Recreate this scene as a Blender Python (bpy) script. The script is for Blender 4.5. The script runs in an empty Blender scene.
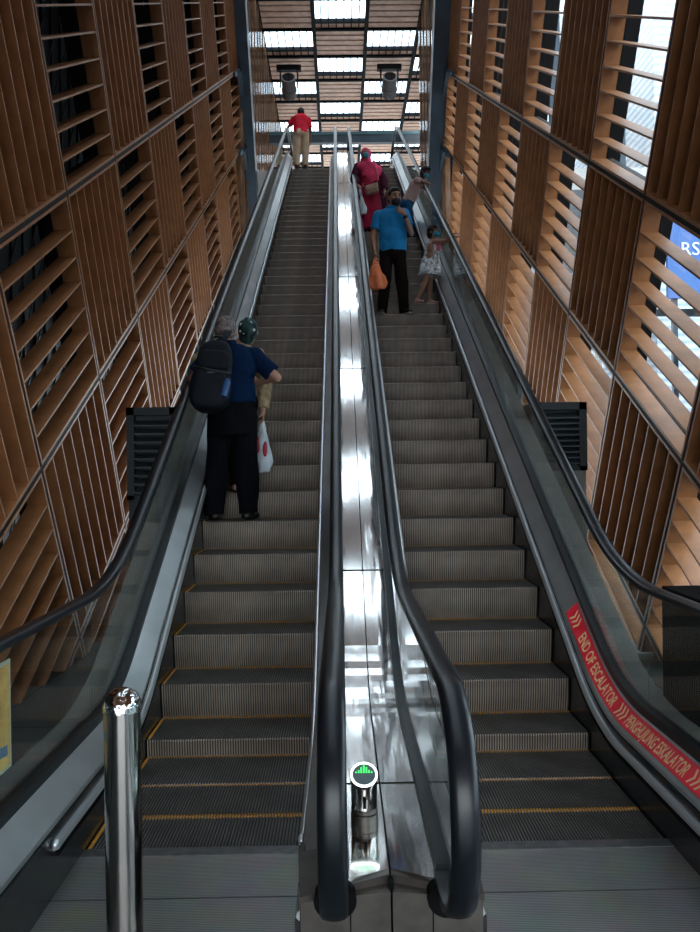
import bpy, bmesh, math, random
from math import sin, cos, tan, pi, sqrt, radians
from mathutils import Vector, Matrix, noise
random.seed(4)
SC = bpy.context.scene
COL = SC.collection

# ------------------------------------------------------------ camera, sky, exposure
FPX = 806.0; CAM_H = 1.70; ROLL = .0134; YAW = .01092
cam = bpy.data.cameras.new('camera'); cam.sensor_fit = 'HORIZONTAL'; cam.sensor_width = 36
cam.lens = 36 * FPX / 700; cam.clip_start = .05; cam.clip_end = 500
camo = bpy.data.objects.new('camera', cam); COL.objects.link(camo)
fwd = Vector((sin(YAW), cos(YAW), 0)); r0 = Vector((cos(YAW), -sin(YAW), 0)); up0 = Vector((0, 0, 1))
rt = (r0 * cos(ROLL) - up0 * sin(ROLL)).normalized(); up = rt.cross(fwd)
m = Matrix((rt, up, -fwd)).transposed().to_4x4(); m.translation = (0, 0, CAM_H)
camo.matrix_world = m; SC.camera = camo

w = bpy.data.worlds.new('world'); SC.world = w; w.use_nodes = True
nt = w.node_tree; bg = nt.nodes['Background']
tc = nt.nodes.new('ShaderNodeTexCoord'); sep = nt.nodes.new('ShaderNodeSeparateXYZ'); rmp = nt.nodes.new('ShaderNodeValToRGB')
nt.links.new(tc.outputs['Generated'], sep.inputs[0]); nt.links.new(sep.outputs[2], rmp.inputs[0]); nt.links.new(rmp.outputs[0], bg.inputs[0])
rmp.color_ramp.elements[0].position = 0; rmp.color_ramp.elements[0].color = (.30, .34, .38, 1)
rmp.color_ramp.elements[1].position = .06; rmp.color_ramp.elements[1].color = (.84, .94, 1, 1)
bg.inputs[1].default_value = 4.2

SC.view_settings.view_transform = 'Standard'; SC.view_settings.look = 'None'
SC.view_settings.exposure = 0.70; SC.view_settings.gamma = 1; SC.view_settings.use_curve_mapping = False
SC.cycles.use_denoising = True; SC.cycles.max_bounces = 10; SC.cycles.diffuse_bounces = 5
SC.cycles.glossy_bounces = 5; SC.cycles.transparent_max_bounces = 24; SC.cycles.sample_clamp_indirect = 3

# ------------------------------------------------------------ geometry constants (metres)
C30, S30, T30 = cos(pi/6), .5, tan(pi/6)
Y0 = 4.56            # where the 30 degree nose line meets the lower landing
ZT = 9.62            # upper landing
YT = Y0 + ZT / T30
XL, XR = -2.36, 2.66 # side walls
LC, RC = -.6665, .944  # centre lines of the two escalators
ZC = 15.66           # ceiling
MIDX = .139

# ------------------------------------------------------------ materials
def mat(name, col, rough=.5, metal=0., spec=.5, noise_amt=0., noise_scale=8., bump=0., bump_scale=40., coat=0., stretch=(1, 1, 1), emit=None, estr=1.):
    m = bpy.data.materials.new(name); m.use_nodes = True; t = m.node_tree; b = t.nodes['Principled BSDF']
    b.inputs['Base Color'].default_value = (*col, 1); b.inputs['Roughness'].default_value = rough
    b.inputs['Metallic'].default_value = metal; b.inputs['Specular IOR Level'].default_value = spec
    b.inputs['Coat Weight'].default_value = coat; b.inputs['Coat Roughness'].default_value = .12
    if emit: b.inputs['Emission Color'].default_value = (*emit, 1); b.inputs['Emission Strength'].default_value = estr
    if noise_amt or bump:
        tc = t.nodes.new('ShaderNodeTexCoord'); mp = t.nodes.new('ShaderNodeMapping'); mp.inputs['Scale'].default_value = stretch
        t.links.new(tc.outputs['Object'], mp.inputs[0])
    if noise_amt:
        n = t.nodes.new('ShaderNodeTexNoise'); n.inputs['Scale'].default_value = noise_scale; n.inputs['Detail'].default_value = 5
        t.links.new(mp.outputs[0], n.inputs['Vector'])
        r = t.nodes.new('ShaderNodeValToRGB'); lo = [max(0, c * (1 - noise_amt)) for c in col]; hi = [min(1, c * (1 + noise_amt)) for c in col]
        r.color_ramp.elements[0].position = .32; r.color_ramp.elements[1].position = .68
        r.color_ramp.elements[0].color = (*lo, 1); r.color_ramp.elements[1].color = (*hi, 1)
        t.links.new(n.outputs['Fac'], r.inputs[0]); t.links.new(r.outputs[0], b.inputs['Base Color'])
    if bump:
        n2 = t.nodes.new('ShaderNodeTexNoise'); n2.inputs['Scale'].default_value = bump_scale; n2.inputs['Detail'].default_value = 2
        t.links.new(mp.outputs[0], n2.inputs['Vector'])
        bp = t.nodes.new('ShaderNodeBump'); bp.inputs['Strength'].default_value = bump; bp.inputs['Distance'].default_value = .02
        t.links.new(n2.outputs['Fac'], bp.inputs['Height']); t.links.new(bp.outputs[0], b.inputs['Normal'])
    return m

def glass_mat(name, tint=(.88, .95, .93), ior=1.5, rough=0.):
    m = bpy.data.materials.new(name); m.use_nodes = True; t = m.node_tree; t.nodes.remove(t.nodes['Principled BSDF'])
    o = t.nodes['Material Output']; tr = t.nodes.new('ShaderNodeBsdfTransparent'); tr.inputs[0].default_value = (*tint, 1)
    g = t.nodes.new('ShaderNodeBsdfGlossy'); g.inputs['Roughness'].default_value = rough; fr = t.nodes.new('ShaderNodeFresnel'); fr.inputs[0].default_value = ior
    ge = t.nodes.new('ShaderNodeNewGeometry'); ma = t.nodes.new('ShaderNodeMath'); ma.operation = 'MULTIPLY_ADD'
    ma.inputs[1].default_value = 1/ior - ior; ma.inputs[2].default_value = ior; t.links.new(ge.outputs['Backfacing'], ma.inputs[0]); t.links.new(ma.outputs[0], fr.inputs[0])
    mx = t.nodes.new('ShaderNodeMixShader'); t.links.new(fr.outputs[0], mx.inputs[0]); t.links.new(tr.outputs[0], mx.inputs[1]); t.links.new(g.outputs[0], mx.inputs[2])
    t.links.new(mx.outputs[0], o.inputs[0]); return m

def wave_mat(name, col, col2, axis, scale, rough=.45, metal=.6, bump=.5, noise_amt=.3):
    "fine parallel ribs in colour and bump across one object axis"
    m = mat(name, col, rough, metal); t = m.node_tree; b = t.nodes['Principled BSDF']
    tc = t.nodes.new('ShaderNodeTexCoord'); wv = t.nodes.new('ShaderNodeTexWave'); wv.bands_direction = axis; wv.inputs['Scale'].default_value = scale
    t.links.new(tc.outputs['Object'], wv.inputs['Vector'])
    n = t.nodes.new('ShaderNodeTexNoise'); n.inputs['Scale'].default_value = 5; n.inputs['Detail'].default_value = 6; t.links.new(tc.outputs['Object'], n.inputs['Vector'])
    mx = t.nodes.new('ShaderNodeMix'); mx.data_type = 'RGBA'; mx.inputs[6].default_value = (*col, 1); mx.inputs[7].default_value = (*col2, 1)
    t.links.new(wv.outputs['Fac'], mx.inputs[0])
    m2 = t.nodes.new('ShaderNodeMix'); m2.data_type = 'RGBA'; m2.blend_type = 'MULTIPLY'; m2.inputs[0].default_value = noise_amt
    t.links.new(mx.outputs[2], m2.inputs[6]); t.links.new(n.outputs['Color'], m2.inputs[7]); t.links.new(m2.outputs[2], b.inputs['Base Color'])
    bp = t.nodes.new('ShaderNodeBump'); bp.inputs['Strength'].default_value = bump; bp.inputs['Distance'].default_value = .003
    t.links.new(wv.outputs['Fac'], bp.inputs['Height']); t.links.new(bp.outputs[0], b.inputs['Normal']); return m

M = dict(
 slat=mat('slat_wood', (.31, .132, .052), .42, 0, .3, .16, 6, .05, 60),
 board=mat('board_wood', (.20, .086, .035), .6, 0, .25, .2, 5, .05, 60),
 roofwood=mat('roof_wood', (.88, .60, .45), .5, 0, .5, .15, 5),
 darkframe=mat('dark_frame', (.008, .007, .007), .6, 0, .2),
 bluesteel=mat('blue_painted_steel', (.022, .042, .062), .4, 0, .5, .3, 3),
 outer=mat('outer_sheet', (.018, .022, .026), .5, 0, .4),
 tile=mat('tile', (.06, .07, .07), .3, 0, .5, .3, 3),
 tread=mat('step_tread', (.13, .122, .116), .48, .5, .5, .35, 5),
 riser=mat('step_riser', (.33, .27, .225), .5, .4, .5, .3, 4),
 groove=mat('step_groove', (.022, .019, .017), .7, 0),
 yellow=mat('yellow_line', (.72, .30, .02), .6, 0, .4, .5, 60),
 comb=wave_mat('ribbed_plate', (.46, .45, .44), (.17, .168, .165), 'Y', 28, .38, .7, .4, .5),
 combd=mat('comb', (.17, .17, .175), .35, .8, .5, .2, 20),
 skirt=mat('skirt', (.035, .035, .038), .22, .5, .5, .3, 6),
 deck=mat('deck_steel', (.60, .61, .62), .32, .9, .5, .12, 3),
 mirror=mat('mirror_steel', (.78, .76, .75), .10, 1., .5, .06, 3, .16, 3.2, 0, (3.2, .40, .40)),
 frontsteel=mat('brushed_steel', (.12, .105, .095), .42, .9, .5, .2, 12),
 alu=mat('aluminium', (.72, .74, .77), .33, .8),
 rubber=mat('rubber', (.006, .008, .011), .30, 0, .4),
 black=mat('black', (.003, .003, .003), .7, 0, .1),
 gasket=mat('gasket', (.012, .016, .018), .35),
 chrome=mat('chrome', (.42, .39, .37), .16, 1., .5, .05, 4),
 louvre=mat('louvre_metal', (.022, .028, .032), .45, .4),
 concrete=mat('grey_panel', (.20, .20, .19), .6, 0, .3, .15, 4),
 red=mat('red_film', (.85, .025, .05), .3, 0, .5, .12, 7),
 cream=mat('cream_letter', (.90, .62, .32), .4),
 signyel=mat('yellow_sign', (.88, .46, .14), .5, 0, .4, .35, 9),
 signblue=mat('sign_blue', (.10, .22, .38), .5), signgrey=mat('sign_grey', (.40, .34, .25), .5), signedge=mat('sign_edge', (.6, .6, .52), .5),
 glass=glass_mat('balustrade_glass', (.93, .97, .96)), skyglass=glass_mat('window_glass', (.93, .97, 1)),
 wglass=glass_mat('facade_glass', (.93, .97, 1)),
 led=mat('led_ring', (1, 1, 1), .4, emit=(.85, 1, 1), estr=2.2), green=mat('led_green', (0, .4, .05), .4, emit=(.05, .9, .12), estr=1.6),
 dial=mat('dial', (.06, .09, .10), .3),
 skin=mat('skin', (.42, .22, .15), .5), skind=mat('skin_brown', (.19, .085, .055), .5), skinm=mat('skin_tan', (.38, .19, .12), .5),
 eye=mat('eye', (.03, .02, .02), .2), navy=mat('navy_shirt', (.003, .014, .045), .9, 0, .08, .2, 9, .5, 9), trousers=mat('black_trousers', (.0035, .004, .006), .9, 0, .08, .2, 9, .5, 9),
 greyhair=mat('grey_hair', (.16, .13, .12), .6, 0, .3, .6, 30, .5, 60), blackhair=mat('black_hair', (.010, .008, .008), .5, 0, .3, 0, 9, .5, 60),
 khaki=mat('khaki_cloth', (.36, .27, .16), .8, 0, .2, .4, 20, .4, 12), cap=mat('cap_green', (.02, .05, .05), .7, 0, .2, .9, 14),
 pack=mat('backpack', (.006, .008, .013), .7, 0, .2, .2, 8, .3, 10), packd=mat('backpack_trim', (.006, .007, .009), .5), bottle=mat('blue_bottle', (.012, .07, .20), .5),
 shoe=mat('black_shoe', (.006, .006, .007), .35), sole=mat('white_sole', (.55, .52, .5), .6),
 bluepolo=mat('blue_polo', (.015, .22, .50), .8, 0, .2, .15, 8, .5, 8), darkpant=mat('dark_brown_trousers', (.012, .008, .007), .9, 0, .08, .2, 8, .5, 9),
 orange=mat('orange_plastic', (1.0, .24, .09), .35, 0, .5, .15, 9, .6, 14), whitebag=mat('white_plastic', (.62, .68, .74), .35, 0, .5, .15, 9, .6, 14), redpatch=mat('red_print', (.45, .015, .04), .4),
 magenta=mat('magenta_dress', (.30, .008, .036), .75, 0, .2, .2, 7, .5, 9), pinkhijab=mat('pink_hijab', (.78, .06, .16), .75, 0, .2, .2, 9, .6, 11), maroon=mat('maroon_robe', (.075, .012, .035), .8, 0, .2, .3, 25, .4, 9),
 mask=mat('blue_mask', (.05, .33, .45), .7), blackmask=mat('black_mask', (.008, .009, .02), .7), tan_bag=mat('tan_leather', (.30, .17, .12), .5, 0, .4, .2, 12),
 pinkshirt=mat('pale_pink_shirt', (.60, .42, .40), .8, 0, .2, .12, 30, .4, 9), bluepant=mat('blue_trousers', (.008, .07, .17), .8, 0, .2, .2, 9, .5, 9),
 floral=mat('floral_dress', (.62, .70, .80), .8, 0, .2, .75, 24), pinkbow=mat('pink_bow', (.75, .15, .28), .7), sandal=mat('sandal', (.50, .26, .24), .6),
 redshirt=mat('red_shirt', (.80, .02, .05), .8, 0, .2, .15, 8, .5, 9), beige=mat('beige_trousers', (.60, .42, .28), .8, 0, .2, .15, 8, .5, 9), brownshoe=mat('brown_shoe', (.12, .035, .025), .5),
 spot=mat('spot_body', (.17, .17, .18), .35, .3), lens=mat('spot_lens', (.006, .006, .007), .2),
 bwhite=wave_mat('ribbed_white', (.75, .82, .88), (.45, .52, .58), 'Z', 1.4, .6, 0, .2, .2),
 bgrey=wave_mat('ribbed_grey', (.10, .12, .13), (.03, .04, .045), 'X', 1.3, .5, .2, .3, .2),
 signb=mat('blue_board', (.03, .12, .36), .4), white=mat('white_paint', (.75, .8, .85), .5), asphalt=mat('asphalt', (.09, .09, .10), .9),
 pale=mat('pale_floor', (.5, .47, .43), .4, 0, .5, .1, 3),
 teal=mat('teal_glass_edge', (.06, .13, .15), .3, .2),
)

# ------------------------------------------------------------ mesh helpers
class MB:
    def __init__(s): s.v = []; s.f = []; s.mi = []; s.cur = 0
    def add(s, vs, fs):
        o = len(s.v); s.v += [tuple(p) for p in vs]; s.f += [tuple(i + o for i in f) for f in fs]; s.mi += [s.cur] * len(fs); return s
    def box(s, x0, x1, y0, y1, z0, z1):
        return s.hexa([(x0,y0,z0),(x1,y0,z0),(x1,y1,z0),(x0,y1,z0),(x0,y0,z1),(x1,y0,z1),(x1,y1,z1),(x0,y1,z1)])
    def hexa(s, p):
        return s.add(p, [(0,3,2,1),(4,5,6,7),(0,1,5,4),(1,2,6,5),(2,3,7,6),(3,0,4,7)])
    def rings(s, R, caps=True, closed=True):
        n = len(R[0]); vs = [p for r in R for p in r]; fs = []
        for a in range(len(R) - 1):
            for b in range(n if closed else n - 1):
                c = (b + 1) % n; fs.append((a*n+b, a*n+c, (a+1)*n+c, (a+1)*n+b))
        if caps: fs.append(tuple(range(n))[::-1]); fs.append(tuple((len(R)-1)*n + i for i in range(n)))
        return s.add(vs, fs)
    def frus(s, p0, p1, r0, r1, n=20, lat=None):
        "frustum; r may be (lateral, depth)"
        p0 = Vector(p0); p1 = Vector(p1); d = (p1 - p0).normalized()
        lat = Vector(lat) if lat else (Vector((1,0,0)) if abs(d.x) < .8 else Vector((0,1,0)))
        a = (lat - d * lat.dot(d)).normalized(); b = d.cross(a); R = []
        for p, r in ((p0, r0), (p1, r1)):
            rx, ry = r if isinstance(r, (tuple, list)) else (r, r)
            R.append([p + a*rx*cos(2*pi*k/n) + b*ry*sin(2*pi*k/n) for k in range(n)])
        return s.rings(R)
    def ell(s, c, r, Mx=None, e=1., n=16):
        c = Vector(c); R = []
        pw = lambda v: math.copysign(abs(v)**e, v)
        for i in range(1, n):
            th = pi * i / n; ring = []
            for k in range(2*n):
                ph = 2*pi*k/(2*n)
                p = Vector((r[0]*pw(sin(th))*pw(cos(ph)), r[1]*pw(sin(th))*pw(sin(ph)), -r[2]*pw(cos(th))))
                if Mx: p = Mx @ p
                ring.append(c + p)
            R.append(ring)
        return s.rings(R)
    def cap(s, p0, p1, r0, r1):
        p0 = Vector(p0); p1 = Vector(p1); s.frus(p0, p1, r0, r1, 14); s.ell(p0, (r0,)*3, n=8); s.ell(p1, (r1,)*3, n=8); return s
    def chain(s, pts, rs):
        for i in range(len(pts) - 1): s.cap(pts[i], pts[i+1], rs[i], rs[i+1])
        return s
    def tube(s, pts, r, n=10, caps=True):
        pts = [Vector(p) for p in pts]; R = []
        for i, p in enumerate(pts):
            d = (pts[min(i+1, len(pts)-1)] - pts[max(i-1, 0)]).normalized()
            a = Vector((1,0,0)) if abs(d.x) < .8 else Vector((0,0,1)); a = (a - d*a.dot(d)).normalized(); b = d.cross(a)
            rr = r if isinstance(r, (tuple, list)) else (r, r)
            R.append([p + a*rr[0]*cos(2*pi*k/n) + b*rr[1]*sin(2*pi*k/n) for k in range(n)])
        return s.rings(R, caps)
    def build(s, name, mats, parent=None, smooth=False, clipz=None, origin=None):
        me = bpy.data.meshes.new(name); o0 = Vector(origin) if origin else Vector((0,0,0))
        me.from_pydata([Vector(p) - o0 for p in s.v], [], s.f)
        for mm in (mats if isinstance(mats, (list, tuple)) else [mats]): me.materials.append(mm)
        me.polygons.foreach_set('material_index', s.mi)
        bm = bmesh.new(); bm.from_mesh(me)
        if clipz is not None:
            bmesh.ops.bisect_plane(bm, geom=bm.verts[:] + bm.edges[:] + bm.faces[:], plane_co=(0,0,clipz - o0.z), plane_no=(0,0,-1), clear_outer=True)
        bmesh.ops.recalc_face_normals(bm, faces=bm.faces); bm.to_mesh(me); bm.free()
        if smooth: me.shade_smooth() if smooth is True else me.shade_smooth()
        ob = bpy.data.objects.new(name, me); COL.objects.link(ob); ob.location = o0
        if parent: ob.parent = parent; ob.matrix_parent_inverse = Matrix.Identity(4); ob.location = o0 - parent.location
        return ob

def tag(o, label=None, cat=None, group=None, kind=None):
    if label: o['label'] = label
    if cat: o['category'] = cat
    if group: o['group'] = group
    if kind: o['kind'] = kind
    return o
def thing(name, label, cat, loc=(0,0,0), group=None):
    o = bpy.data.objects.new(name, None); o.empty_display_size = .1; COL.objects.link(o); o.location = loc
    return tag(o, label, cat, group)
def autosmooth(o, ang=35):
    me = o.data
    bm = bmesh.new(); bm.from_mesh(me)
    for f in bm.faces: f.smooth = True
    for e in bm.edges: e.smooth = not (len(e.link_faces) == 2 and e.calc_face_angle(0) > radians(ang))
    bm.to_mesh(me); bm.free(); return o
def text_mesh(s, size, ext=.001):
    cu = bpy.data.curves.new('txt', 'FONT'); cu.body = s; cu.size = size; cu.extrude = ext; cu.resolution_u = 3; cu.offset = .018 if size == 1 else 0
    o = bpy.data.objects.new('txt', cu); COL.objects.link(o); bpy.context.view_layer.update()
    me = bpy.data.meshes.new_from_object(o.evaluated_get(bpy.context.evaluated_depsgraph_get()))
    vs = [v.co.copy() for v in me.vertices]; fs = [tuple(p.vertices) for p in me.polygons]
    bpy.data.objects.remove(o); bpy.data.curves.remove(cu); bpy.data.meshes.remove(me); return vs, fs

# ------------------------------------------------------------ escalator curve
def zb(Y, R=1.5):
    T = R * tan(pi/12)
    if Y <= Y0 - T: return 0.
    if Y < Y0 + T*C30: return R - sqrt(max(0, R*R - (Y - Y0 + T)**2))
    Rt = 2.0; T2 = Rt * tan(pi/12)
    if Y < YT - T2*C30: return (Y - Y0) * T30
    if Y < YT + T2: return ZT - (Rt - sqrt(max(0, Rt*Rt - (YT + T2 - Y)**2)))
    return ZT
def yrange(a, b, R=1.5):
    ys = [a]; T = R*tan(pi/12)
    for k in range(0, 13): ys.append(Y0 - T + (T + T*C30)*k/12)
    k = Y0 + 1
    while k < YT - 1: ys.append(k); k += 1.0
    for k in range(0, 9): ys.append(YT - .6 + 1.2*k/8)
    ys.append(b); return sorted(set(y for y in ys if a <= y <= b))
def sweep(mb, prof, ys, R=1.5, caps=True):
    "closed profile of (x, height above the nose line) carried along the escalator"
    return mb.rings([[(x, y, zb(y, R) + v) for x, v in prof] for y in ys], caps)

# ------------------------------------------------------------ the setting
def struct(o): return tag(o, kind='structure')
b = MB(); b.box(-6, 4.6, -5, 9, -.2, -.016); struct(b.build('floor', M['tile']))
b = MB()
for k in range(-12, 8): b.box(-6+0*k, 4.6, k*.6+1.2, k*.6+1.206, -.02, -.0155)
for k in range(-9, 8): b.box(k*.6, k*.6+.006, -5, 7, -.02, -.0155)
struct(b.build('trim_1', M['black']))
b = MB(); b.box(-5, 9, YT + .3, 40, ZT - .6, ZT - .02); struct(b.build('floor_upper', M['pale']))

def TN(t, n, x): return (x, Y0 + t*C30 - n*S30, t*S30 + n*C30)
def tnbox(mb, sg, X, t0, t1, n0, n1, q0, q1):
    a, c_ = X + sg*q0, X + sg*q1
    return mb.hexa([TN(t0,n0,a), TN(t1,n0,a), TN(t1,n1,a), TN(t0,n1,a), TN(t0,n0,c_), TN(t1,n0,c_), TN(t1,n1,c_), TN(t0,n1,c_)])

def proj(p):
    x, y, z = p; cy, sy = cos(YAW), sin(YAW); X = x*cy - y*sy; d = x*sy + y*cy
    if d < .05: return None
    u, v = FPX*X/d, FPX*(CAM_H - z)/d; return 350 + u + ROLL*v, 466 + v - ROLL*u

ORD = ['nearest', 'second', 'third', 'fourth', 'fifth', 'sixth', 'seventh', 'eighth', 'ninth', 'tenth', 'eleventh']
ROWN = ['top', 'second', 'third', 'bottom']
PD = .16
def louvre_panel(side, sg, X, t0, t1, n0, n1, horizontal, label):
    g = .021; fw = .024
    a, b_, c_, d = t0+g, t1-g, n0+g, n1-g
    ctr = Vector(TN((t0+t1)/2, n0, X))
    if ctr.z < 0: ctr.z = 0
    kind = 'horizontal' if horizontal else 'vertical'
    root = thing('slatted_panel', label, 'wall panel', ctr, f'{kind} slatted panels of the {side} wall')
    m = MB()
    tnbox(m, sg, X, a, b_, c_, c_+fw, 0, PD); tnbox(m, sg, X, a, b_, d-fw, d, 0, PD)
    tnbox(m, sg, X, a, a+fw, c_+fw, d-fw, 0, PD); tnbox(m, sg, X, b_-fw, b_, c_+fw, d-fw, 0, PD)
    m.build('panel_frame', M['slat'], root, clipz=0, origin=ctr)
    m = MB(); N = 7
    if horizontal:
        for k in range(1, N):
            nn = c_ + (d - c_)*k/N*.965; tnbox(m, sg, X, a+fw, b_-fw, nn-.009, nn+.009, .004, PD)
        m.build('slats', M['slat'], root, clipz=0, origin=ctr)
    else:
        for k in range(1, N):
            tt = a + (b_ - a)*k/N; tnbox(m, sg, X, tt-.009, tt+.009, c_+fw, d-fw, .004, PD-.015)
        m.build('slats', M['slat'], root, clipz=0, origin=ctr)
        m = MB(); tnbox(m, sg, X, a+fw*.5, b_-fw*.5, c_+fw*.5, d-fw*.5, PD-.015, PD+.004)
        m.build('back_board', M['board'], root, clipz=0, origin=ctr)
    return root

def make_wall(side, sg, X, tbase, W, nA, H, par, tend):
    rows = [(nA, nA+H), (nA-H, nA), (nA-2*H, nA-H), (nA-3*H, nA-2*H)]
    grid = MB()
    for ri, (n0, n1) in enumerate(rows):
        idx = 0
        for k in range(-4, 9):
            t0, t1 = tbase + k*W, tbase + (k+1)*W
            if t1 > tend + .1: break
            if TN(t1, n1, X)[2] < .05: continue
            vis = False; 
            for i in range(7):
                for j in range(7):
                    p = TN(t0+(t1-t0)*i/6, n0+(n1-n0)*j/6, X); q = proj(p)
                    if q and p[1] > .3 and p[2] > 0 and -2 < q[0] < 702 and -2 < q[1] < 900: vis = True
            if ri == 3 and k > 1: vis = False
            if ri == 2 and k > 6: vis = False
            if not vis: continue
            hor = (k + ri + par) % 2 == 0
            lab = f"brown panel of {'horizontal' if hor else 'vertical'} slats, {ORD[idx]} up the slope in the {side} wall's {ROWN[ri]} row"
            idx += 1
            louvre_panel(side, sg, X, t0, t1, n0, n1, hor, lab)
    # dark carrying grid behind the panels
    for n in [rows[3][0]] + [r[1] for r in rows]:
        tnbox(grid, sg, X, -7, tend, n-.045, n+.045, PD+.006, PD+.07)
        tnbox(grid, sg, X, -7, tend, n-.0205, n+.0205, .004, PD+.01)
    for k in range(-5, 9):
        t = tbase + k*W
        if t < tend + .3:
            tnbox(grid, sg, X, t-.045, t+.045, rows[3][0], rows[0][1], PD+.007, PD+.069)
            tnbox(grid, sg, X, t-.0205, t+.0205, rows[3][0], rows[0][1], .005, PD+.009)
            # posts standing behind
            tm = t + W*.30
            tnbox(grid, sg, X, tm-.10, tm+.10, rows[3][0], rows[0][1]+.3, .34, .47)
    struct(grid.build(f'wall_{side}', M['darkframe'], clipz=.0))
    # plain board above the slatted rows, up to the ceiling
    top = MB(); n = rows[0][1]; yA = -5; yB = TN(tend, n, X)[1]
    zA = TN(0, n, X)[2]; f = lambda Y: TN(0, n, X)[2] + (Y - TN(0, n, X)[1])*T30
    xa, xb = X + sg*.03, X + sg*.15
    y1 = yA if f(yA) > 0 else TN(0,n,X)[1] - TN(0,n,X)[2]/T30
    P8 = [(xa, y1, max(0,f(y1))), (xa, yB, f(yB)), (xa, yB, ZC), (xa, y1, ZC)]
    top.hexa(P8 + [(xb, p[1], p[2]) for p in P8]); struct(top.build(f'wall_{side}_upper', M['board']))
make_wall('left', -1, XL, 4.22, 1.79, 2.31, 1.74, 0, 18.54)
make_wall('right', 1, XR, 4.08, 1.76, 2.26, 1.65, 0, 18.16)

# blue steel columns at the head of the slatted walls, with gussets
for sg, X, nm, tc_, pin in ((-1, XL, 'left', 18.56, .27), (1, XR, 'right', 18.18, .36)):
    b = MB(); tnbox(b, -sg, X, tc_, tc_+.45, -6, 6.5, -.3, pin)
    for n in (2.3, .57):
        b.rings([[TN(tc_, n, x), TN(tc_-.6, n, x), TN(tc_, n-.55, x)] for x in (X - sg*.02, X - sg*.10)])
        tnbox(b, -sg, X, tc_-1.1, tc_, n-.05, n+.05, -.02, .05)
    c = b.build('steel_column', M['bluesteel'], clipz=0)
    tag(c, f'dark blue steel column where the slatted {nm} wall ends, near the top landing', 'column')

# upper side walls beyond the columns: glossy boards with vertical ribs
def upper_wall(side, sg, X, ya, yb):
    b = MB(); q = X + sg*.12; b.box(min(X, q), max(X, q), ya, yb, 4, ZC)
    y = ya + .1; k = 0
    while y < yb - .3:
        if k % 3 != 2: 
            b.box(min(X-sg*.05, X), max(X-sg*.05, X), y, y+.06, 6, ZC)
        y += .28; k += 1
    struct(b.build(f'wall_{side}_gallery', mat('gallery_board', (.22, .11, .055), .16, 0, .6, .3, 3, 0, 1, .6)))
    b = MB(); y = ya + .75
    while y < yb - .3:
        b.box(min(X-sg*.012, X), max(X-sg*.012, X), y, y+.24, 6, ZC); y += .84
    struct(b.build(f'wall_{side}_strips', M['darkframe']))
upper_wall('left', -1, XL, 19.8, 38)
upper_wall('right', 1, XR, 19.8, 25.6)
b = MB(); b.box(5.9, 6.1, 25.6, 38, 8, ZC); b.box(XR, 6, 25.6, 25.7, 8, ZC-2.5); struct(b.build('wall_right_far', M['board']))

# outer shells beyond the slats
b = MB(); b.box(-3.9, -3.8, -5, 21, 0, ZC)
y = -5
while y < 21: b.box(-3.8, -3.77, y, y+.05, 0, ZC); y += .35
b.box(-3.9, XL-.2, 20.6, 20.8, 0, ZC); b.box(-3.9, XL-.2, -5.1, -5, 0, ZC); b.box(-3.9, XL, -5, 21, ZC, ZC+.1)  # ends and lid added to keep daylight out of the left shell
struct(b.build('wall_left_outer', M['outer']))
b = MB(); b.box(XL-.2, 3.7, -5.2, -5, 4.0, ZC+.3)  # unseen screen added behind the camera to cut frontal daylight, open below
struct(b.build('wall_front', M['board']))
b = MB()
for k in range(60):
    y = -4 + k*.42; b.hexa([(-3.765, y, 0), (-3.75, y, 0), (-3.75, y+.02, 0), (-3.765, y+.02, 0), (-3.765, y+9, ZC), (-3.75, y+9, ZC), (-3.75, y+9.02, ZC), (-3.765, y+9.02, ZC)])
struct(b.build('trim_3', mat('brace_rods', (.04, .048, .055), .4, .6)))
# right: glazed facade with mullions
b = MB(); b.box(3.66, 3.672, -5, 21, 0, ZC); g = b.build('window_1', M['wglass']); struct(g)
b = MB(); y = -4.6
while y < 21: b.box(3.56, 3.74, y, y+.09, 0, ZC); y += 3.0
for z in (.1, 4.4, 12.4): b.box(3.57, 3.73, -5, 21, z, z+.12)
struct(b.build('window_frame', M['bluesteel'], g))

# ------------------------------------------------------------ ceiling
PY = 1.70; PX = (XR - XL)/3
ybs = [25.8 + PY*(k) for k in range(-18, 8)]
cw = MB(); cb = MB(); wi = 1
for ri, ya in enumerate(ybs):
    yb = ya + PY
    for ci in range(5 if ya > 24 else 3):
        xa = XL + ci*PX; xb = xa + PX
        sky = ((ri - 18) + ci) % 2 == 0
        cb.box(xa-.05, xb+.05, ya-.05, ya+.05, ZC-.02, ZC+.08)
        if not sky:
            for k in range(5):
                y = ya + .07 + k*(PY-.1)/5; cw.box(xa+.05, xb-.05, y, y+.24, ZC+.02+.0*k, ZC+.06)
            cb.box(xa, xb, ya, yb, ZC+.07, ZC+.11)
        else:
            ys_ = ya + PY*.68
            for k in range(1, 7): x = xa + PX*k/7; cb.box(x-.018, x+.018, ya+.05, yb-.05, ZC+.0, ZC+.05)
            cb.box(xa+.05, xb-.05, ys_, ys_+.12, ZC-.03, ZC+.08)
            cw.box(xa+.05, xb-.05, ys_+.12, yb-.05, ZC+.05, ZC+.08)
            cb.box(xa+.05, xb-.05, ys_+.12, yb-.05, ZC+.08, ZC+.11)
            gl = MB(); gl.box(xa+.05, xb-.05, ya+.05, ys_, ZC+.075, ZC+.085); struct(gl.build(f'window_{wi+1}', M['skyglass'])); wi += 1
for ci in range(6):
    x = XL + ci*PX; cb.box(x-.06, x+.06, ybs[0] if ci < 4 else 24, ybs[-1]+PY, ZC-.05, ZC+.11)
struct(cw.build('ceiling', M['roofwood'])); struct(cb.build('ceiling_frame', mat('ceiling_steel', (.010, .012, .015), .7, 0, .1)))
b = MB(); b.box(XL, 6, 27.7, 27.95, 13.1, 13.2); struct(b.build('trim_4', M['teal']))
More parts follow.
